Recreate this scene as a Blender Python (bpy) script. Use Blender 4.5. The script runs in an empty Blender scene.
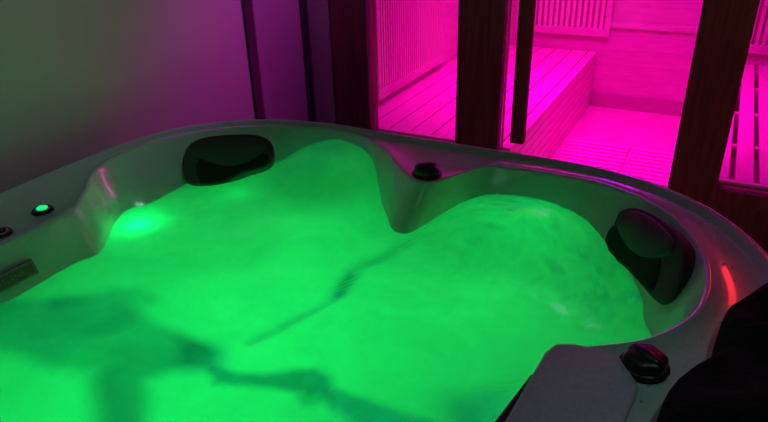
import bpy, bmesh, math, random
from mathutils import Vector, Matrix, noise
random.seed(7)
SC = bpy.context.scene
COL = SC.collection
# ------------------------------------------------------------------ camera
FPX, PITCH, ROLL, CZ = 640.0, math.radians(27), math.radians(1.7), 1.68
FW = Vector((0, math.cos(PITCH), -math.sin(PITCH)))
_r = Vector((1, 0, 0)); _u = _r.cross(FW)
RT = _r*math.cos(ROLL) - _u*math.sin(ROLL)
UP = _r*math.sin(ROLL) + _u*math.cos(ROLL)
cam = bpy.data.objects.new('camera', bpy.data.cameras.new('camera'))
COL.objects.link(cam)
cam.data.lens = FPX/768*36; cam.data.sensor_width = 36; cam.data.clip_start = 0.02
cam.matrix_world = Matrix(((RT.x, UP.x, -FW.x, 0), (RT.y, UP.y, -FW.y, 0), (RT.z, UP.z, -FW.z, CZ), (0, 0, 0, 1)))
SC.camera = cam
# ------------------------------------------------------------------ light and exposure
w = bpy.data.worlds.new('world'); SC.world = w; w.use_nodes = True
w.node_tree.nodes['Background'].inputs[0].default_value = (0.6, 0.7, 0.8, 1)
w.node_tree.nodes['Background'].inputs[1].default_value = 0.004
SC.view_settings.view_transform = 'Standard'; SC.view_settings.look = 'None'
SC.view_settings.exposure = 0; SC.view_settings.gamma = 1; SC.view_settings.use_curve_mapping = False

AX = math.radians(-28)
E1 = Vector((math.cos(AX), math.sin(AX), 0)); N1 = Vector((-E1.y, E1.x, 0)); ORG = Vector((-0.05, 3.29, 0))
SM = Matrix.Translation(ORG) @ Matrix.Rotation(AX, 4, 'Z')          # sauna frame: u along its front, v into it
def S(u, v, z=0): return ORG + E1*u + N1*v + Vector((0, 0, z))

UE_ = (Vector((-1.24, 1.77, 0))-ORG).dot(E1)
def lamp(kind, name, loc, power, color, size=0.2, direction=None, size_y=None, spread=None):
    d = bpy.data.lights.new(name, kind); d.energy = power; d.color = color
    if kind == 'AREA':
        d.size = size
        if size_y: d.shape = 'RECTANGLE'; d.size_y = size_y
        if spread: d.spread = spread
    else:
        d.shadow_soft_size = size
    o = bpy.data.objects.new(name, d); COL.objects.link(o); o.location = loc
    if direction is not None:
        o.rotation_euler = Vector(direction).to_track_quat('-Z', 'Y').to_euler()
    return o
GREEN = (0.0, 1.0, 0.13)
PINK = (1.0, 0.0, 0.60)
lamp('AREA', 'tub_floor_light', (-0.35, 1.1, 0.17), 5.0, GREEN, 0.7, (0, 0, 1))
for q in range(6): lamp('POINT', 'water_fill', (-0.35+0.62*math.cos(q*1.047+0.3), 1.1+0.62*math.sin(q*1.047+0.3), 0.56), 0.55, GREEN, 0.1)  # added fill points under the surface, spreading the green glow evenly
lamp('AREA', 'sauna_ceiling_light', S(0.95, 1.0, 2.05), 40, PINK, 1.5, N1*0.22+Vector((0, 0, -1)), spread=math.radians(100))
lamp('AREA', 'sauna_back_light', S(0.9, 2.0, 1.95), 12, PINK, 1.6, (0, -0.3, -1), 0.1)
lamp('AREA', 'room_ceiling_light', (-0.1, 0.9, 2.4), 0.4, (0.62, 1.0, 1.0), 0.5, (0.0, 0.0, -1))
dl = lamp('SPOT', 'spot_fill', (0.75, 0.55, 2.45), 4.5, (0.75, 1.0, 1.0), 0.05, (-0.12, 0.0, -1))  # unseen spot added to brighten the near right deck, not the basin walls
dl.data.spot_size = math.radians(42); dl.data.spot_blend = 0.8
dl = lamp('SPOT', 'spot_fill', (0.2, 0.6, 2.45), 15.0, (0.65, 1.0, 0.95), 0.1, Vector((-1.15, 2.0, 1.5))-Vector((0.2, 0.6, 2.45)))  # second added spot, lifts the upper left wall only
dl.data.spot_size = math.radians(55); dl.data.spot_blend = 1.0
vl = lamp('SPOT', 'violet_wall_fill', S(0.35, -0.25, 2.2), 34, (0.95, 0.03, 0.85), 0.05, (S(UE_, -0.5, 1.2)-S(0.35, -0.25, 2.2)))  # unseen violet fill, added to tint the left wall near the sauna
vl.data.spot_size = math.radians(62); vl.data.spot_blend = 1.0

rl = lamp('SPOT', 'red_post_fill', (1.9, -0.6, 0.35), 30, (1.0, 0.28, 0.25), 0.1, S(0.5, 0, 1.25)-Vector((1.9, -0.6, 0.35)))  # added red fill kept below the rim, brightens the sauna posts
rl.data.spot_size = math.radians(52); rl.data.spot_blend = 0.6
lamp('AREA', 'red_indicator_light', S(2.0, -0.12, 1.62), 1.1, (1.0, 0.02, 0.03), 0.10, (-0.5, -1, -0.5), 0.3)
lamp('AREA', 'sauna_violet_light', S(1.15, 1.05, 2.0), 7, (0.5, 0.0, 1.0), 0.3, (0, 0, -1), 0.12)
# ------------------------------------------------------------------ helpers
def ray(x, y): return (FW*FPX + RT*(x-384) - UP*(y-211)).normalized()
CAMP = Vector((0, 0, CZ))
def pz(x, y, z):
    d = ray(x, y); return CAMP + d*((z-CZ)/d.z)
def onp(x, y, P, N):
    d = ray(x, y); return CAMP + d*((P-CAMP).dot(N)/d.dot(N))

def mat(name, color, rough=0.5, metal=0.0, coat=0.0, spec=0.5, bump=0.0, bscale=30, var=0.0, vscale=8, emit=None, stretch=None):
    m = bpy.data.materials.new(name); m.use_nodes = True
    nt = m.node_tree; b = nt.nodes['Principled BSDF']
    b.inputs['Base Color'].default_value = (*color, 1); b.inputs['Roughness'].default_value = rough
    b.inputs['Metallic'].default_value = metal; b.inputs['Coat Weight'].default_value = coat
    b.inputs['Specular IOR Level'].default_value = spec; b.inputs['Coat Roughness'].default_value = 0.06
    tc = nt.nodes.new('ShaderNodeTexCoord'); mp = nt.nodes.new('ShaderNodeMapping')
    nt.links.new(tc.outputs['Object'], mp.inputs[0])
    if stretch: mp.inputs['Scale'].default_value = stretch
    if var:
        n = nt.nodes.new('ShaderNodeTexNoise'); n.inputs['Scale'].default_value = vscale; n.inputs['Detail'].default_value = 5
        r = nt.nodes.new('ShaderNodeValToRGB')
        r.color_ramp.elements[0].position = 0.3; r.color_ramp.elements[1].position = 0.7
        r.color_ramp.elements[0].color = (*[c*(1-var) for c in color], 1)
        r.color_ramp.elements[1].color = (*[min(1, c*(1+var)) for c in color], 1)
        nt.links.new(mp.outputs[0], n.inputs['Vector']); nt.links.new(n.outputs['Fac'], r.inputs[0]); nt.links.new(r.outputs[0], b.inputs['Base Color'])
    if bump:
        n = nt.nodes.new('ShaderNodeTexNoise'); n.inputs['Scale'].default_value = bscale; n.inputs['Detail'].default_value = 4
        bp = nt.nodes.new('ShaderNodeBump'); bp.inputs['Strength'].default_value = bump; bp.inputs['Distance'].default_value = 0.01
        nt.links.new(mp.outputs[0], n.inputs['Vector']); nt.links.new(n.outputs['Fac'], bp.inputs['Height']); nt.links.new(bp.outputs[0], b.inputs['Normal'])
    if emit:
        b.inputs['Emission Color'].default_value = (*emit[0], 1); b.inputs['Emission Strength'].default_value = emit[1]
    return m
M = dict(
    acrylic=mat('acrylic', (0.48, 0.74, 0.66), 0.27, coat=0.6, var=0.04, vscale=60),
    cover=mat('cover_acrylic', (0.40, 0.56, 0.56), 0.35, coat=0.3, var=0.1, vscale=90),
    cabinet=mat('cabinet', (0.05, 0.05, 0.05), 0.6, var=0.2),
    rubber=mat('rubber', (0.045, 0.05, 0.05), 0.55, bump=0.1, bscale=120),
    recess_shade=mat('recess_shade', (0.008, 0.008, 0.008), 0.8, bump=0.1, bscale=120),  # black that stands in for shade in the cushion recess
    black=mat('black_plastic', (0.012, 0.012, 0.013), 0.35, bump=0.03),
    chrome=mat('chrome', (0.5, 0.5, 0.5), 0.2, 1.0, var=0.05),
    badge=mat('badge_metal', (0.35, 0.36, 0.35), 0.4, 0.3, var=0.1),
    lens=mat('green_lens', (0.2, 0.9, 0.5), 0.3, emit=((0.0, 0.9, 0.22), 1.0)),
    wall=mat('wall_panel', (0.52, 0.50, 0.50), 0.38, bump=0.04, bscale=3, var=0.03, vscale=2),
    frosted=mat('frosted_panel', (0.42, 0.38, 0.40), 0.22, bump=0.03, bscale=2, var=0.03, vscale=2),
    alu=mat('aluminium', (0.28, 0.30, 0.31), 0.35, 0.7, var=0.1, vscale=20),
    alu_dark=mat('aluminium_dark', (0.08, 0.08, 0.09), 0.4, 0.5, var=0.1, vscale=20),
    floor=mat('floor_tile', (0.08, 0.08, 0.09), 0.4, var=0.2, vscale=3),
    ceiling=mat('ceiling', (0.2, 0.2, 0.2), 0.8, var=0.05),
    dark=mat('dark_stained_wood', (0.22, 0.085, 0.09), 0.65, spec=0.2, bump=0.15, bscale=6, var=0.25, vscale=5, stretch=(12, 12, 1)),
    sauna=mat('sauna_wood', (0.66, 0.52, 0.46), 0.55, bump=0.08, bscale=6, var=0.10, vscale=4, stretch=(2, 2, 12)),
    bench=mat('bench_wood', (0.78, 0.60, 0.54), 0.5, bump=0.08, bscale=8, var=0.08, vscale=4, stretch=(10, 1, 10)),
    cloth=mat('black_terry', (0.010, 0.011, 0.012), 0.95, spec=0.1, bump=0.9, bscale=90, var=0.3, vscale=20),
)
def glass_mat():
    m = bpy.data.materials.new('clear_glass'); m.use_nodes = True; nt = m.node_tree
    for n in list(nt.nodes): nt.nodes.remove(n)
    o = nt.nodes.new('ShaderNodeOutputMaterial'); mx = nt.nodes.new('ShaderNodeMixShader')
    t = nt.nodes.new('ShaderNodeBsdfTransparent'); g = nt.nodes.new('ShaderNodeBsdfGlossy'); fr = nt.nodes.new('ShaderNodeFresnel')
    t.inputs[0].default_value = (0.95, 0.96, 0.95, 1); g.inputs['Roughness'].default_value = 0.03; fr.inputs[0].default_value = 1.12
    nt.links.new(fr.outputs[0], mx.inputs[0]); nt.links.new(t.outputs[0], mx.inputs[1]); nt.links.new(g.outputs[0], mx.inputs[2]); nt.links.new(mx.outputs[0], o.inputs[0])
    return m
M['glass'] = glass_mat()

def link(name, bm, m, parent=None, smooth=False, bevel=0.0):
    me = bpy.data.meshes.new(name)
    bmesh.ops.recalc_face_normals(bm, faces=bm.faces[:]); bm.to_mesh(me); bm.free()
    if smooth: me.polygons.foreach_set('use_smooth', [True]*len(me.polygons))
    me.materials.append(m); o = bpy.data.objects.new(name, me); COL.objects.link(o)
    if parent is not None: o.parent = parent
    if bevel:
        b = o.modifiers.new('bevel', 'BEVEL'); b.width = bevel; b.segments = 2; b.limit_method = 'ANGLE'
    return o
def thing(name, label, cat, loc=(0, 0, 0), rz=0, group=None):
    o = bpy.data.objects.new(name, None); COL.objects.link(o); o.location = loc; o.rotation_euler = (0, 0, rz)
    o.empty_display_size = 0.1
    o['label'] = label; o['category'] = cat
    if group: o['group'] = group
    return o
def box(bm, x0, x1, y0, y1, z0, z1):
    vs = [bm.verts.new(p) for p in ((x0, y0, z0), (x1, y0, z0), (x1, y1, z0), (x0, y1, z0), (x0, y0, z1), (x1, y0, z1), (x1, y1, z1), (x0, y1, z1))]
    for f in ((0, 3, 2, 1), (4, 5, 6, 7), (0, 1, 5, 4), (1, 2, 6, 5), (2, 3, 7, 6), (3, 0, 4, 7)): bm.faces.new([vs[i] for i in f])
def boxes(name, bs, m, parent=None, bevel=0.0):
    bm = bmesh.new()
    for b in bs: box(bm, *b)
    return link(name, bm, m, parent, bevel=bevel)
def struct(o, frame=True):
    o['kind'] = 'structure'
    if frame: o.matrix_world = SM
    return o
def lathe(name, prof, m, parent, seg=32, lobes=0, amp=0.0):
    bm = bmesh.new(); rings = []
    for r, z in prof:
        rings.append([bm.verts.new(((r*(1+amp*math.cos(lobes*a)))*math.cos(a), (r*(1+amp*math.cos(lobes*a)))*math.sin(a), z)) for a in [2*math.pi*i/seg for i in range(seg)]])
    for a, b in zip(rings, rings[1:]):
        for i in range(seg): bm.faces.new((a[i], a[(i+1) % seg], b[(i+1) % seg], b[i]))
    bm.faces.new(rings[0][::-1]); bm.faces.new(rings[-1])
    return link(name, bm, m, parent, True)

# ------------------------------------------------------------------ the room
LW = Vector((-1.24, 1.77, 0))                                      # a point of the left wall, which runs along N1
lu, lv = (LW-ORG).dot(E1), (LW-ORG).dot(N1)
UE = lu
TE = (Vector((-0.607, 2.962, 0))-ORG).dot(N1)                         # where the aluminium upright stands
struct(boxes('floor', [(-3.5, 4.5, -6, 3.5, -0.1, 0)], M['floor']))
struct(boxes('ceiling', [(-3.5, 4.5, -6, 3.5, 2.5, 2.6)], M['ceiling']))
struct(boxes('wall_left', [(UE-0.12, UE, -6, TE, 0, 2.5)], M['wall']))
struct(boxes('wall_right', [(4.4, 4.5, -6, 3.5, 0, 2.5)], M['floor']))
struct(boxes('wall_near', [(UE, 4.4, -6.1, -6, 0, 2.5)], M['ceiling']))
struct(boxes('wall_far', [(UE-0.12, 4.5, 3.5, 3.6, 0, 2.5)], M['ceiling']))
# partition between the wall and the sauna
p = thing('glass_partition', 'narrow frosted partition panel in aluminium framing between the grey wall and the sauna', 'partition', S(UE, TE), AX)
L = -TE
boxes('upright', [(-0.06, 0.012, 0.0, 0.06, 0, 2.5)], M['alu_dark'], p, 0.004)
boxes('seal', [(-0.05, 0.004, 0.0602, 0.075, 0, 2.5)], M['alu'], p)
boxes('frosted_panel', [(-0.05, -0.005, 0.075, L-0.10, 0, 2.5)], M['frosted'], p)
boxes('upright', [(-0.05, 0.006, L-0.10, L-0.06, 0, 2.5)], M['alu_dark'], p, 0.003)
boxes('upright', [(-0.05, 0.016, L-0.06, L-0.02, 0, 2.5)], M['alu'], p, 0.003)

boxes('end_panel', [(0.0165, -0.195-UE, L-0.06, L-0.03, 0, 2.5)], M['frosted'], p)
# ------------------------------------------------------------------ the sauna
sc = thing('sauna_cabin', 'pink-lit sauna cabin with dark wooden posts behind the hot tub', 'sauna', S(0, 0), AX)
U0, U1, V1, H = -0.17, 2.65, 2.22, 2.12
boxes('cabin_floor', [(U0-0.05, U1+0.05, 0.0, V1+0.05, 0.0, 0.08)], M['sauna'], sc)
def planks_x(u0, u1, v, z0, z1, h=0.11, t=0.02):                    # boards running along u on the back wall
    out = []; z = z0
    while z < z1-1e-4:
        out.append((u0, u1, v, v+t, z+0.0006, min(z+h, z1)-0.0006)); z += h
    return out
boxes('back_wall', [(U0, U1, V1+0.012, V1+0.05, 0.08, H)]+planks_x(U0, U1, V1, 0.08, H), M['sauna'], sc)
bm = bmesh.new(); z = 0.08
box(bm, U0-0.05, U0-0.012, 0, V1, 0.08, H)
while z < H-0.01:
    box(bm, U0-0.02, U0, 0, V1, z+0.0006, min(z+0.11, H)-0.0006); z += 0.11
link('side_wall', bm, M['sauna'], sc)
bm = bmesh.new(); z = 0.08
box(bm, U1+0.012, U1+0.05, 0, V1, 0.08, H)
while z < H-0.01:
    box(bm, U1, U1+0.02, 0, V1, z+0.0006, min(z+0.11, H)-0.0006); z += 0.11
link('side_wall', bm, M['sauna'], sc)
boxes('cabin_roof', [(U0-0.05, U1+0.05, -0.06, V1+0.05, H, H+0.06)], M['dark'], sc)
boxes('back_ledge', [(0.84, 1.66, V1-0.025, V1, 0.69, 0.725)], M['sauna'], sc)
boxes('skirting', [(0.77, 1.64, V1-0.03, V1, 0.08, 0.19)], mat('skirting_wood', (0.45, 0.34, 0.30), 0.6, var=0.1, stretch=(1, 8, 8)), sc)
boxes('header_beam', [(-0.19, U1+0.05, -0.06, 0.04, 1.98, H)], M['dark'], sc, 0.004)
for a, b in ((-0.19, 0.02), (0.50, 0.72), (1.50, 1.69), (2.50, 2.70)):
    boxes('post', [(a, b, -0.06, 0.04, 0, 1.98)], M['dark'], sc, 0.004)
for a, b in ((0.02, 0.50), (1.69, 2.50)):
    boxes('lower_panel', [(a, b, -0.04, 0.015, 0, 0.42)], M['dark'], sc)
    boxes('bottom_rail', [(a, b, -0.05, 0.02, 0.42, 0.485)], M['dark'], sc, 0.003)
    boxes('glass_pane', [(a, b, -0.02, -0.012, 0.485, 1.98)], M['glass'], sc)
d = thing('sauna_door', 'clear glass sauna door with a long dark wooden handle', 'door', S(0.725, -0.02), AX)
boxes('glass_pane', [(0.0, 0.77, -0.004, 0.004, 0.09, 1.97)], M['glass'], d)
boxes('handle', [(0.06, 0.127, -0.06, -0.02, 0.57, 1.75)], M['dark'], d, 0.006)
boxes('handle_mount', [(0.075, 0.11, -0.022, 0.0, 0.80, 0.83), (0.075, 0.11, -0.022, 0.0, 1.5, 1.53)], M['black'], d)
boxes('hinge', [(0.72, 0.772, -0.015, 0.015, 1.6, 1.68)], M['chrome'], d, 0.003)

def bench(label, u0, u1, boardw, gap, face):
    b = thing('sauna_bench', label, 'bench', S(u0, 0.03, 0.08), AX, None)
    W, D = u1-u0, V1-0.035
    bs = []; x = 0.0
    while x < W-0.02:
        bs.append((x, min(x+boardw, W), 0.025, D, 0.388, 0.42)); x += boardw+gap
    boxes('seat_boards', bs, M['bench'], b, 0.004)
    boxes('front_trim', [(0, W, 0.0, 0.024, 0.375, 0.42)], M['bench'], b, 0.003)
    boxes('bearer', [(0.02, W-0.03, y, y+0.04, 0.32, 0.387) for y in (0.02, 0.55, 1.1, 1.65, 2.1)], M['bench'], b)
    fs = []; z = 0.0
    while z < 0.37:
        x0 = W-0.025 if face > 0 else 0.0
        fs.append((x0, x0+0.022, 0.0, D, z+0.002, min(z+0.052, 0.387)-0.002)); z += 0.056
    x0 = W-0.04 if face > 0 else 0.023
    fs.append((x0, x0+0.014, 0.0, D, 0, 0.38))
    boxes('front_boards', fs, M['bench'], b, 0.002)
    return b
bench('wooden sauna bench along the left sauna wall, seen through two glass bays', U0+0.003, 0.76, 0.115, 0.009, 1)
bench('wide-gapped wooden slat bench at the right of the sauna behind the last post', 1.66, U1-0.003, 0.072, 0.024, -1)
def backrest(label, loc, rz, W, z0, z1, fr=0.06, pitch=0.042):
    b = bpy.data.objects.new('backrest', None); COL.objects.link(b); b.parent = sc; b.location = loc; b.rotation_euler = (0, 0, rz); b['label'] = label
    boxes('backrest_frame', [(0, W, 0, 0.02, z0, z0+fr), (0, W, 0, 0.02, z1-fr, z1), (0, fr*0.7, 0, 0.02, z0+fr, z1-fr), (W-fr*0.7, W, 0, 0.02, z0+fr, z1-fr)], M['sauna'], b, 0.003)
    bs = []; x = fr*0.7+0.012
    while x < W-fr*0.7-0.015:
        bs.append((x, x+pitch*0.55, 0.002, 0.018, z0+fr, z1-fr)); x += pitch
    boxes('slats', bs, M['bench'], b)
    for zz in (z0+0.01, z1-0.03): boxes('mounting_strip', [(0.05, W-0.05, 0.02, 0.04, zz, zz+0.02)], M['sauna'], b)
backrest('tall slatted backrest on the left side wall of the sauna', (U0+0.042, 0.33, 0), math.pi/2, 1.02, 0.55, 1.3, pitch=0.030)
backrest('slatted backrest on the back sauna wall above the left bench end', (0.12, V1-0.042, 0), 0, 0.72, 0.62, 1.25)
backrest('slatted backrest on the back wall above the right sauna bench', (1.70, V1-0.042, 0), 0, 0.85, 0.58, 1.25)
for k, (a, b_) in enumerate(((0.80, 1.19), (1.21, 1.60))):
    t = thing('duckboard', ('wooden duckboard mat on the sauna floor beside the left bench', 'wooden duckboard mat on the sauna floor nearer the right post')[k], 'floor mat', S(a, 0.55, 0.08), AX, 'duckboards on the sauna floor')
    boxes('slats', [(0, b_-a, y*0.062, y*0.062+0.045, 0.012, 0.026) for y in range(13)], M['bench'], t, 0.002)
    boxes('runner', [(x, x+0.03, 0, 0.79, 0, 0.012) for x in (0.03, 0.2, (b_-a)-0.06)], M['bench'], t)

# ------------------------------------------------------------------ hot tub
TC = Vector((-0.35, 1.10, 0))
NA = 480
def poly_r(pts, sm=4):
    """radius of a closed plan outline around the tub centre, one value per direction"""
    P = [(p[0]-TC.x, p[1]-TC.y) for p in pts]; out = []
    for i in range(NA):
        a = 2*math.pi*i/NA; dx, dy = math.cos(a), math.sin(a); best = 0
        for (x0, y0), (x1, y1) in zip(P, P[1:]+P[:1]):
            ex, ey = x1-x0, y1-y0; det = ex*dy-ey*dx
            if abs(det) < 1e-9: continue
            t = (ex*y0-ey*x0)/det; s = (dx*y0-dy*x0)/det
            if t > 0 and -1e-6 <= s <= 1+1e-6: best = max(best, t)
        out.append(best)
    for _ in range(sm):
        out = [(out[i-1]+2*out[i]+out[(i+1) % NA])/4 for i in range(NA)]
    return out
PX = lambda pts, z: [tuple(pz(x, y, z)[:2]) for x, y in pts]
outer = PX([(0, 190), (60, 165), (120, 142), (170, 127), (220, 119.5), (270, 117.5), (330, 122), (390, 131), (450, 140), (510, 149.5), (570, 159), (620, 169), (660, 181), (700, 197), (735, 218), (768, 245)], 0.9)
outer += [(0.885, 1.15), (0.79, 0.92), (0.45, 0.26), (0.27, -0.06), (0.12, -0.17), (-0.05, -0.17), (-0.25, -0.08), (-1.3, 0.48), (-1.48, 0.62), (-1.53, 0.76), (-1.50, 0.92), (-1.36, 1.22)]
R_OUT = poly_r(outer, 30)
inner = PX([(0, 243), (45, 223), (76, 206), (86, 190), (92, 172), (112, 157), (150, 143), (185, 134.5), (230, 127.5), (275, 125), (330, 128), (365, 136), (388, 152), (397, 165), (411, 179), (430, 183.5), (452, 179), (468, 167), (490, 164.5), (540, 171), (600, 182), (640, 197), (672, 216), (692, 237), (704, 262), (705, 285), (698, 305), (682, 320), (662, 330), (645, 338), (600, 345), (560, 342), (552, 346), (513, 422)], 0.9)
inner += [(0.02, 0.50), (-0.08, 0.28), (-0.22, 0.20), (-0.5, 0.30), (-1.05, 0.60), (-1.24, 0.78), (-1.20, 1.02)]
R_IN = poly_r(inner, 5)
D = lambda i: Vector((math.cos(2*math.pi*i/NA), math.sin(2*math.pi*i/NA), 0))
def ang_i(p): return int(round((math.atan2(p[1]-TC.y, p[0]-TC.x) % (2*math.pi))/(2*math.pi)*NA)) % NA
ZW = 0.775                                                          # water level
# slope of the basin wall between deck edge and water
ctl = [(ang_i(pz(430, 183, .9)), 0.115), (ang_i(pz(300, 130, .9)), 0.05), (ang_i(pz(230, 130, .9)), 0.12), (ang_i(pz(180, 135, .9)), 0.15), (ang_i(pz(135, 148, .9)), 0.17), (ang_i(pz(100, 162, .9)), 0.12), (ang_i(pz(45, 222, .9)), 0.05),
       (ang_i((-1.2, .7)), 0.05), (ang_i((-.2, .2)), 0.05), (ang_i(pz(530, 375, .9)), 0.015), (ang_i(pz(600, 345, .9)), 0.02), (ang_i(pz(690, 312, .9)), 0.06), (ang_i(pz(700, 260, .9)), 0.12), (ang_i(pz(660, 205, .9)), 0.14), (ang_i(pz(560, 175, .9)), 0.07)]
ctl.sort()
def wall_in(i):
    for (a, da), (b, db) in zip(ctl, ctl[1:]+[(ctl[0][0]+NA, ctl[0][1])]):
        for j in (i, i+NA):
            if a <= j <= b:
                t = (j-a)/max(1, b-a); t = t*t*(3-2*t); return da+(db-da)*t
    return 0.05
R_W = [R_IN[i]-wall_in(i) for i in range(NA)]
tub = thing('hot_tub', 'large rounded hot tub with grey acrylic shell full of green-lit water', 'hot tub', (TC.x, TC.y, 0))
rows = []
for i in range(NA):
    ro, ri, rw = R_OUT[i], R_IN[i], R_W[i]
    wd = ro-ri; k = min(1.0, wd/0.12)
    rows.append([(ro-0.03, 0.80), (ro-0.004, 0.80), (ro, 0.83), (ro-0.001, 0.868), (ro-0.006*k, 0.888), (ro-0.016*k, 0.898), (ro-0.028*k, 0.902), (ro-0.040*k, 0.899), (ro-0.052*k, 0.889), (ro-0.060*k, 0.886),
                 (ri+max(0.004, wd*0.35)*1.0, 0.888), (ri+0.026*k, 0.892), (ri+0.016*k, 0.8965), (ri+0.008*k, 0.8975), (ri+0.001, 0.894), (ri-0.005, 0.886), (ri-0.010-0.08*(ri-rw), 0.872),
                 (ri-0.30*(ri-rw)-0.008, 0.850), (ri-0.68*(ri-rw)-0.005, 0.812), (rw, ZW), (rw-0.03, 0.70), (rw-0.07, 0.60), (rw*0.84, 0.50), (rw*0.78, 0.47), (rw*0.62, 0.45), (rw*0.56, 0.43), (rw*0.53, 0.38), (rw*0.49, 0.20), (rw*0.45, 0.16)])
bm = bmesh.new(); V = []
for i in range(NA):
    d = D(i); V.append([bm.verts.new((d.x*r, d.y*r, z)) for r, z in rows[i]])
for i in range(NA):
    a, b = V[i], V[(i+1) % NA]
    for j in range(len(a)-1): bm.faces.new((a[j], b[j], b[j+1], a[j+1]))
bm.faces.new([V[i][-1] for i in range(NA)])
link('shell', bm, M['acrylic'], tub, True)
bm = bmesh.new(); V = []
for i in range(NA):
    d = D(i); r = R_OUT[i]-0.035
    V.append([bm.verts.new((d.x*q, d.y*q, z)) for q, z in ((r-0.03, 0.0), (r-0.03, 0.06), (r, 0.065), (r, 0.80))])
for i in range(NA):
    a, b = V[i], V[(i+1) % NA]
    for j in range(3): bm.faces.new((a[j], b[j], b[j+1], a[j+1]))
link('cabinet_skirt', bm, M['cabinet'], tub, True)

def T(v): return Vector(v)-TC                                        # world to tub frame
# filter cover on the near right of the deck
def prism(name, pts, z0, z1, m, parent, bevel=0.0, off=TC):
    bm = bmesh.new()
    lo = [bm.verts.new((x-off.x, y-off.y, z0)) for x, y in pts]; hi = [bm.verts.new((x-off.x, y-off.y, z1)) for x, y in pts]
    bm.faces.new(lo[::-1]); bm.faces.new(hi); n = len(pts)
    for i in range(n): bm.faces.new((lo[i], lo[(i+1) % n], hi[(i+1) % n], hi[i]))
    return link(name, bm, m, parent, bevel=bevel)
cov = PX([(556, 341.5), (575, 341.5), (598, 346), (622, 356), (640, 384), (652, 422)], 0.905)
n2 = Vector((cov[0][0]-pz(505, 422, .905).x, cov[0][1]-pz(505, 422, .905).y, 0))
last = PX([(640, 422)], 0.905)[0]
cov = cov[:5] + [(cov[4][0]-n2.x*1.3, cov[4][1]-n2.y*1.3), (pz(505, 422, .905).x-n2.x*0.5, pz(505, 422, .905).y-n2.y*0.5)] + PX([(545, 350)], 0.905)
prism('filter_cover', cov, 0.885, 0.902, M['cover'], tub, 0.006)
g0, g1 = pz(531, 374, .893), pz(494, 422, .893)
gd = (g1-g0); gn = Vector((-gd.y, gd.x, 0)).normalized()*0.02
e0, e1 = pz(545, 374, .893), pz(515, 422, .893)
prism('filter_grille', [tuple(g0[:2]), tuple((g1+gd*0.5)[:2]), tuple((e1+gd*0.5)[:2]), tuple(e0[:2])], 0.80, 0.893, M['black'], tub, 0.002)

# dials
def dial(px, py, s, rot):
    c = pz(px, py, 0.905)
    k = bpy.data.objects.new('diverter_dial', None); COL.objects.link(k); k.parent = tub
    k.location = T((c.x, c.y, 0.893)); k.rotation_euler = (0, 0, rot); k.scale = (s, s, s*0.8)
    lathe('dial_base', [(0.047, 0), (0.049, 0.004), (0.047, 0.010), (0.042, 0.013)], M['black'], k)
    lathe('dial_cap', [(0.041, 0.012), (0.043, 0.018), (0.041, 0.030), (0.034, 0.038), (0.018, 0.042)], M['black'], k, 60, 6, 0.05)
    bm = bmesh.new()
    bmesh.ops.create_uvsphere(bm, u_segments=20, v_segments=12, radius=1)
    for v in bm.verts: v.co = Vector((v.co.x*0.036, v.co.y*0.014, 0.038+v.co.z*0.012))
    link('dial_grip', bm, M['black'], k, True)
dial(427, 171, 0.95, 0.4)
dial(645, 361, 0.9, 2.0)
# push buttons on the left of the deck
for (px, py, lit) in ((42, 208, True), (0, 231, False)):
    c = pz(px, py, 0.9)
    k = bpy.data.objects.new('control_button', None); COL.objects.link(k); k.parent = tub; k.location = T((c.x, c.y, 0.886))
    lathe('button_ring', [(0.028, 0), (0.030, 0.006), (0.026, 0.012), (0.020, 0.010)], M['black'], k)
    lathe('button_trim', [(0.0200, 0.008), (0.0205, 0.0125), (0.018, 0.0135)], M['chrome'], k)
    b = lathe('button_lens', [(0.0145, 0.011), (0.0145, 0.016), (0.011, 0.018), (0.004, 0.019)], M['lens'] if lit else M['black'], k)
    if lit: b['label'] = 'glowing green button lens'

# head cushions, each lying on the sloping wall of the basin
def cushion(outline, pad, hollow_shade, A, B, C):
    A = pz(*A, 0.893); B = pz(*B, 0.893); C = pz(*C, 0.79)
    N = (B-A).cross(C-A).normalized()
    if N.dot(TC+Vector((0, 0, .9))-A) < 0: N = -N
    if N.z < 0 and N.dot(CAMP-A) < 0: N = -N
    root = bpy.data.objects.new('headrest', None); COL.objects.link(root); root.parent = tub
    c0 = (A+B+C)/3; root.location = T((c0.x, c0.y, c0.z))
    def chaikin(P, n=3):
        for _ in range(n):
            Q = []
            for p, q in zip(P, P[1:]+P[:1]):
                Q += [(p[0]*.75+q[0]*.25, p[1]*.75+q[1]*.25), (p[0]*.25+q[0]*.75, p[1]*.25+q[1]*.75)]
            P = Q
        return P
    def blob(name, px, h0, h1, m, n=2, dome=0.012):
        P = [onp(x, y, A, N)-c0 for x, y in chaikin(px, n)]
        cc = sum(P, Vector())/len(P); bm = bmesh.new(); rings = []
        for s, h in ((1, h0), (1, h1*0.55), (0.985, h1*0.8), (0.95, h1*0.95), (0.88, h1), (0.6, h1+dome*0.6), (0.3, h1+dome), (0.05, h1+dome)):
            rings.append([bm.verts.new(cc+(q-cc)*s+N*h) for q in P])
        k = len(P)
        for a, b in zip(rings, rings[1:]):
            for i in range(k): bm.faces.new((a[i], a[(i+1) % k], b[(i+1) % k], b[i]))
        bm.faces.new(rings[0]); bm.faces.new(rings[-1])
        return link(name, bm, m, root, True)
    blob('cushion_body', outline, -0.035, 0.012, M['rubber'], dome=0.004)
    blob('neck_hollow_shade', hollow_shade, 0.0, 0.018, M['recess_shade'], 1, 0.001)  # raised black insert, shade of the cushion's cavity put in as colour
    blob('cushion_pad', pad, 0.0, 0.022, M['rubber'], dome=0.010)
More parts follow.
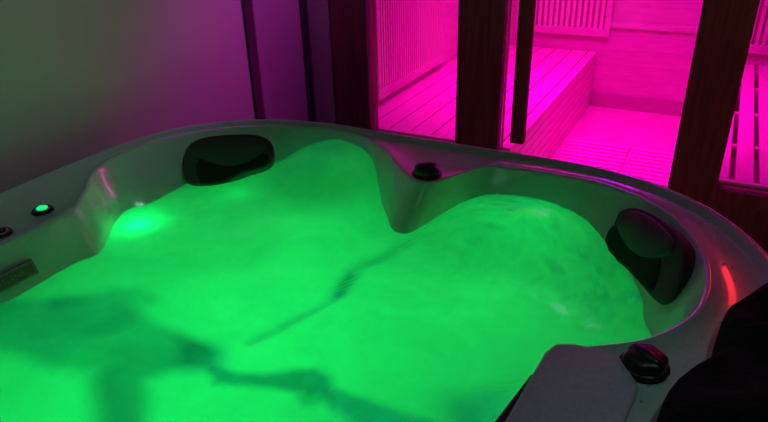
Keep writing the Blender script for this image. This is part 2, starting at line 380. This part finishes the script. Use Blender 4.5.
cushion([(186, 183), (183, 172), (183, 158), (189, 145), (203, 138), (230, 135), (256, 135), (270, 140), (275, 150), (273, 163), (262, 169), (245, 173), (228, 182), (205, 186)],
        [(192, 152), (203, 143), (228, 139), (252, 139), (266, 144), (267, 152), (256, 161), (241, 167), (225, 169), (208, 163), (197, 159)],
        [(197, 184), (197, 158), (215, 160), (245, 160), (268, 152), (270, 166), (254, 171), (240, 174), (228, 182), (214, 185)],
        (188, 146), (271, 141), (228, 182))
cushion([(622, 212), (636, 208), (652, 213), (668, 223), (683, 238), (687, 252), (687, 272), (681, 291), (675, 303), (665, 307), (656, 301), (645, 288), (630, 271), (615, 259), (606, 249), (607, 237), (613, 222)],
        [(624, 217), (636, 213), (651, 217), (666, 228), (678, 241), (680, 254), (667, 262), (648, 262), (636, 255), (627, 243), (620, 228)],
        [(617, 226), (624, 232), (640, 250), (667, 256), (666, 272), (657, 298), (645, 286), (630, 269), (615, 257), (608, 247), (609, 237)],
        (645, 210), (688, 262), (640, 288))

# maker's plate on the inner wall, at the left
A = pz(-8, 283, 0.80); B = pz(29, 264, 0.80)
i0 = ang_i(((A+B)/2)[:]); d0 = D(i0)
tang = (B-A).normalized(); up = Vector((0, 0, 1)); nn = up.cross(tang).normalized()
if nn.dot(TC-A) < 0: nn = -nn
up = (up*0.93 - nn*0.37).normalized(); nn = tang.cross(up).normalized()
if nn.dot(TC-A) < 0: nn = -nn
pc = (A+B)/2
ri = R_IN[i0]; rw = R_W[i0]
zc = 0.822
rr = ri-0.62*(ri-rw)-0.014
pcw = TC + d0*rr + Vector((0, 0, zc)) - tang*0.045
def plate_box(bm, x0, x1, y0, y1, h0, h1):
    vs = [bm.verts.new(tang*x+up*y+nn*h) for h in (h0, h1) for x, y in ((x0, y0), (x1, y0), (x1, y1), (x0, y1))]
    for f in ((0, 3, 2, 1), (4, 5, 6, 7), (0, 1, 5, 4), (1, 2, 6, 5), (2, 3, 7, 6), (3, 0, 4, 7)): bm.faces.new([vs[i] for i in f])
pl = bpy.data.objects.new('maker_plate', None); COL.objects.link(pl); pl.parent = tub; pl.location = T(pcw)
bm = bmesh.new(); plate_box(bm, -0.075, 0.075, -0.02, 0.02, -0.006, 0.003); link('plate', bm, mat('plate_plastic', (0.16, 0.17, 0.16), 0.5, var=0.1), pl)
bm = bmesh.new()
for b in ((-0.072, 0.072, 0.015, 0.018), (-0.072, 0.072, -0.018, -0.015), (-0.072, -0.069, -0.015, 0.015), (0.069, 0.072, -0.015, 0.015)): plate_box(bm, *b, 0.003, 0.0045)
link('plate_border', bm, M['badge'], pl)
bm = bmesh.new(); x = -0.056
for w_, h0, h1 in ((0.006, -0.009, -0.003), (0.003, -0.008, 0.005), (0.007, -0.007, -0.004), (0.003, -0.006, 0.003), (0.004, 0.001, 0.005), (0.008, -0.008, -0.005), (0.003, -0.007, 0.004), (0.006, 0.000, 0.003), (0.003, -0.008, 0.002), (0.004, -0.004, 0.005)):
    plate_box(bm, x, x+w_, h0, h1, 0.003, 0.005); x += w_+0.0055
link('worn_lettering', bm, M['badge'], pl)

# ------------------------------------------------------------------ water
def seg_d(p, a, b):
    ab = b-a; t = max(0, min(1, (p-a).dot(ab)/max(1e-9, ab.dot(ab)))); return (p-a-ab*t).length
def in_poly(p, P):
    c = False
    for a, b in zip(P, P[1:]+P[:1]):
        if (a.y > p.y) != (b.y > p.y) and p.x < (b.x-a.x)*(p.y-a.y)/(b.y-a.y)+a.x: c = not c
    return c
WP = lambda pts: [pz(x, y, ZW).to_2d() for x, y in pts]
def sgn(p, P):                                                       # signed distance, positive inside
    d = min(seg_d(p, a, b) for a, b in zip(P, P[1:]+P[:1])); return d if in_poly(p, P) else -d
thin = [  # stretches with less froth: outline, softness, strength
    (WP([(-80, 300), (40, 300), (110, 296), (150, 318), (185, 338), (222, 352), (226, 372), (180, 374), (150, 385), (150, 440), (95, 440), (93, 372), (60, 368), (0, 352), (-80, 345)]), 0.032, 0.42),
    (WP([(215, 371), (262, 373), (290, 367), (318, 366), (331, 375), (334, 387), (352, 394), (390, 409), (430, 421), (440, 445), (380, 440), (335, 412), (318, 396), (270, 386), (215, 387)]), 0.018, 0.55),
    (WP([(90, 376), (122, 370), (140, 400), (135, 450), (84, 450)]), 0.04, 0.12),
    (WP([(455, 398), (500, 390), (510, 440), (430, 440)]), 0.05, 0.5),
    (WP([(178, 338), (210, 340), (226, 352), (222, 370), (190, 366)]), 0.045, 0.28),
    (WP([(292, 396), (306, 392), (320, 398), (318, 407), (300, 408)]), 0.015, 0.3),
]
creases = [(WP([(250, 343), (277, 332), (300, 318), (330, 303), (344, 290), (352, 272)]), 0.014, 0.35), (WP([(340, 294), (350, 268), (362, 262), (384, 256), (402, 245)]), 0.022, 0.35),
           (WP([(560, 295), (600, 300), (640, 298)]), 0.012, 0.2), (WP([(60, 300), (110, 292), (150, 300)]), 0.03, 0.3)]
m1 = pz(335, 160, 0.84).to_2d(); m2 = pz(505, 212, 0.83).to_2d(); m3 = pz(570, 240, 0.80).to_2d()
def sm(t): t = max(0, min(1, t)); return t*t*(3-2*t)
def height(p):
    h = 0.095*math.exp(-((p-m1).length/0.20)**4) + 0.065*math.exp(-((p-m2).length/0.17)**3) + 0.03*math.exp(-((p-m3).length/0.16)**2)
    q = Vector((p.x, p.y, 0))
    h += 0.014*noise.noise(q*3.1) + 0.006*noise.noise(q*9) 
    act = 0.3 + math.exp(-((p-pz(520, 240, ZW).to_2d()).length/0.25)**2) + math.exp(-((p-pz(620, 290, ZW).to_2d()).length/0.16)**2)
    h += 0.0035*act*noise.noise(q*32)
    for P, wd, s in creases[:2]:
        d = min(seg_d(p, a, b) for a, b in zip(P, P[1:])); h -= 0.004*math.exp(-(d/wd)**2)
    return h
bm = bmesh.new(); lay = bm.verts.layers.float.new('froth')
NR = 110; step = 2; ids = list(range(0, NA, step)); rings = []
def wv(i, f):
    d = D(i); r = (R_W[i]+0.001)*f; p = (TC+d*r).to_2d()
    z = ZW + height(p)
    if f > 0.9: # let the surface run up against the wall wherever it rises
        r2 = r
        lift = z-ZW
        if lift > 0: r2 = r + (R_IN[i]-R_W[i])*min(1, lift/0.10)*(f-0.9)/0.1*0.9
        p = (TC+d*r2).to_2d()
    v = bm.verts.new((p.x-TC.x, p.y-TC.y, z)); fr = 1.0
    wob = Vector((noise.noise(Vector((p.x*7, p.y*7, 1))), noise.noise(Vector((p.x*7, p.y*7, 5)))))*0.018
    for P, soft, s in thin: fr -= 1.2*s*sm(sgn(p+wob, P)/soft*0.5+0.5)
    for P, wd, s in creases:
        d2 = min(seg_d(p+wob*0.5, a, b) for a, b in zip(P, P[1:])); fr -= s*math.exp(-(d2/wd)**2)
    ac = math.exp(-((p-pz(520, 240, ZW).to_2d()).length/0.2)**2) + 1.3*math.exp(-((p-pz(615, 290, ZW).to_2d()).length/0.13)**2)
    fr -= ac*0.5*max(0, noise.noise(Vector((p.x*22, p.y*38, 3))) + 0.5*noise.noise(Vector((p.x*60, p.y*60, 8))))
    fr -= 0.5*math.exp(-((p-pz(318, 150, 0.86).to_2d()).length/0.14)**2) + 0.3*math.exp(-((p-pz(515, 200, 0.84).to_2d()).length/0.10)**2)
    v[lay] = max(0.3, fr); return v
for k in range(1, NR+1): rings.append([wv(i, k/NR) for i in ids])
n = len(ids)
for a, b in zip(rings, rings[1:]):
    for i in range(n): bm.faces.new((a[i], a[(i+1) % n], b[(i+1) % n], b[i]))
bm.faces.new(rings[0][::-1])
def water_mat():
    m = bpy.data.materials.new('frothy_water'); m.use_nodes = True; nt = m.node_tree; L = nt.links.new
    for q in list(nt.nodes): nt.nodes.remove(q)
    N = nt.nodes.new
    out = N('ShaderNodeOutputMaterial'); at = N('ShaderNodeAttribute'); at.attribute_name = 'froth'
    tc = N('ShaderNodeTexCoord'); ns = N('ShaderNodeTexNoise'); ns.inputs['Scale'].default_value = 5; ns.inputs['Detail'].default_value = 3; ns.inputs['Distortion'].default_value = 0.8
    L(tc.outputs['Object'], ns.inputs['Vector'])
    mr = N('ShaderNodeMapRange'); mr.inputs[1].default_value = 0.3; mr.inputs[2].default_value = 0.65; mr.inputs[3].default_value = -0.16; mr.inputs[4].default_value = 0.0
    L(ns.outputs['Fac'], mr.inputs[0])
    ad = N('ShaderNodeMath'); ad.operation = 'ADD'; ad.use_clamp = True; L(at.outputs['Fac'], ad.inputs[0]); L(mr.outputs[0], ad.inputs[1])
    tl = N('ShaderNodeBsdfTranslucent'); tl.inputs[0].default_value = (0.95, 0.95, 0.95, 1)
    df = N('ShaderNodeBsdfDiffuse'); df.inputs[0].default_value = (0.25, 0.85, 0.75, 1)
    fm = N('ShaderNodeMixShader'); fm.inputs[0].default_value = 0.25; L(tl.outputs[0], fm.inputs[1]); L(df.outputs[0], fm.inputs[2])
    tr = N('ShaderNodeBsdfTransparent'); tr.inputs[0].default_value = (0.1, 0.33, 1.0, 1)
    mx = N('ShaderNodeMixShader'); L(ad.outputs[0], mx.inputs[0]); L(tr.outputs[0], mx.inputs[1]); L(fm.outputs[0], mx.inputs[2])
    gl = N('ShaderNodeBsdfGlossy'); gl.inputs['Roughness'].default_value = 0.12
    lw = N('ShaderNodeFresnel'); lw.inputs[0].default_value = 1.12
    bp = N('ShaderNodeBump'); bp.inputs['Strength'].default_value = 0.3; bp.inputs['Distance'].default_value = 0.01
    n2 = N('ShaderNodeTexNoise'); n2.inputs['Scale'].default_value = 22; n2.inputs['Detail'].default_value = 3
    L(tc.outputs['Object'], n2.inputs['Vector']); L(n2.outputs['Fac'], bp.inputs['Height']); L(bp.outputs[0], gl.inputs['Normal'])
    m2 = N('ShaderNodeMixShader'); L(lw.outputs[0], m2.inputs[0]); L(mx.outputs[0], m2.inputs[1]); L(gl.outputs[0], m2.inputs[2])
    L(m2.outputs[0], out.inputs[0]); return m
wat = link('water', bm, water_mat(), None, True)
wat.location = (TC.x, TC.y, 0)
wat['label'] = 'frothy green-glowing water filling the hot tub'; wat['category'] = 'water'; wat['kind'] = 'stuff'
# underwater lamps just below the froth where the photo glows brightest
for (px, py, pw, sz) in ((142, 236, 0.45, 0.02), (95, 268, 0.25, 0.02), (238, 208, 0.06, 0.012), (628, 292, 0.5, 0.03), (515, 245, 0.25, 0.03), (235, 185, 0.05, 0.02)):
    c = pz(px, py, ZW-0.05); lamp('POINT', 'jet_light', (c.x, c.y, ZW-0.055), pw, GREEN, sz)

# droplets on the rim
bm = bmesh.new()
for k in range(150):
    i = random.choice(range(-58, 90)) % NA
    t = random.random(); r = R_IN[i]+0.02+t*max(0.01, (R_OUT[i]-R_IN[i]-0.06)); d = D(i); s = random.uniform(0.0016, 0.0034)
    wd = R_OUT[i]-R_IN[i]; z = 0.889
    v = bmesh.ops.create_uvsphere(bm, u_segments=8, v_segments=5, radius=s, matrix=Matrix.Translation((TC.x+d.x*r, TC.y+d.y*r, z+0.0008)))
dm = mat('droplet', (0.95, 0.95, 0.95), 0.03)
dm.node_tree.nodes['Principled BSDF'].inputs['Transmission Weight'].default_value = 1.0
drop = link('water_droplets', bm, dm, None, True)
drop['label'] = 'tiny water droplets scattered over the right rim of the tub'; drop['category'] = 'water droplets'; drop['kind'] = 'stuff'

# ------------------------------------------------------------------ black towelling heap on the near right corner of the rim
_outl = PX([(676, 366), (700, 357), (714, 350), (717, 325), (728, 303), (745, 288), (768, 276)], 0.93)
bm = bmesh.new()
cc = Vector((0.72, 0.84)); NS, NRr = 96, 36
hull = PX([(650, 470), (656, 425), (663, 402), (668, 384), (682, 368), (700, 364), (714, 354), (718, 330), (725, 311), (742, 294), (775, 278)], 0.95) + [(0.98, 1.12), (1.0, 0.95), (0.88, 0.72), (0.72, 0.55), (0.55, 0.48)]
def hr(a):
    dx, dy = math.cos(a), math.sin(a); best = 0.1
    P = [(x-cc.x, y-cc.y) for x, y in hull]
    for (x0, y0), (x1, y1) in zip(P, P[1:]+P[:1]):
        ex, ey = x1-x0, y1-y0; det = ex*dy-ey*dx
        if abs(det) < 1e-9: continue
        t = (ex*y0-ey*x0)/det; s = (dx*y0-dy*x0)/det
        if t > 0 and -1e-6 <= s <= 1+1e-6: best = max(best, t)
    return best
hrs = [hr(2*math.pi*i/NS) for i in range(NS)]
for _ in range(3): hrs = [(hrs[i-1]+2*hrs[i]+hrs[(i+1) % NS])/4 for i in range(NS)]
rings = []
for k in range(NRr+1):
    f = k/NRr; rg = []
    for i in range(NS):
        a = 2*math.pi*i/NS
        r = hrs[i]*math.sin(f*math.pi/2)**0.8 if f > 0 else 0.002
        h = 0.085*math.cos(f*math.pi/2)**0.6
        q = Vector((math.cos(a)*r*9, math.sin(a)*r*9, 2))
        h *= 1+0.45*noise.noise(q)+0.2*math.sin(a*5+f*3)
        h += 0.012*noise.noise(q*3)*(1-f)
        rg.append(bm.verts.new((math.cos(a)*r, math.sin(a)*r, max(0.0, h))))
    rings.append(rg)
for a, b in zip(rings, rings[1:]):
    for i in range(NS): bm.faces.new((a[i], a[(i+1) % NS], b[(i+1) % NS], b[i]))
bm.faces.new(rings[0]); bm.faces.new(rings[-1])
tw = link('towel', bm, M['cloth'], None, True); tw.location = (cc.x, cc.y, 0.907)
tw['label'] = 'black fluffy bundle lying on the near right corner of the tub rim'; tw['category'] = 'towel'
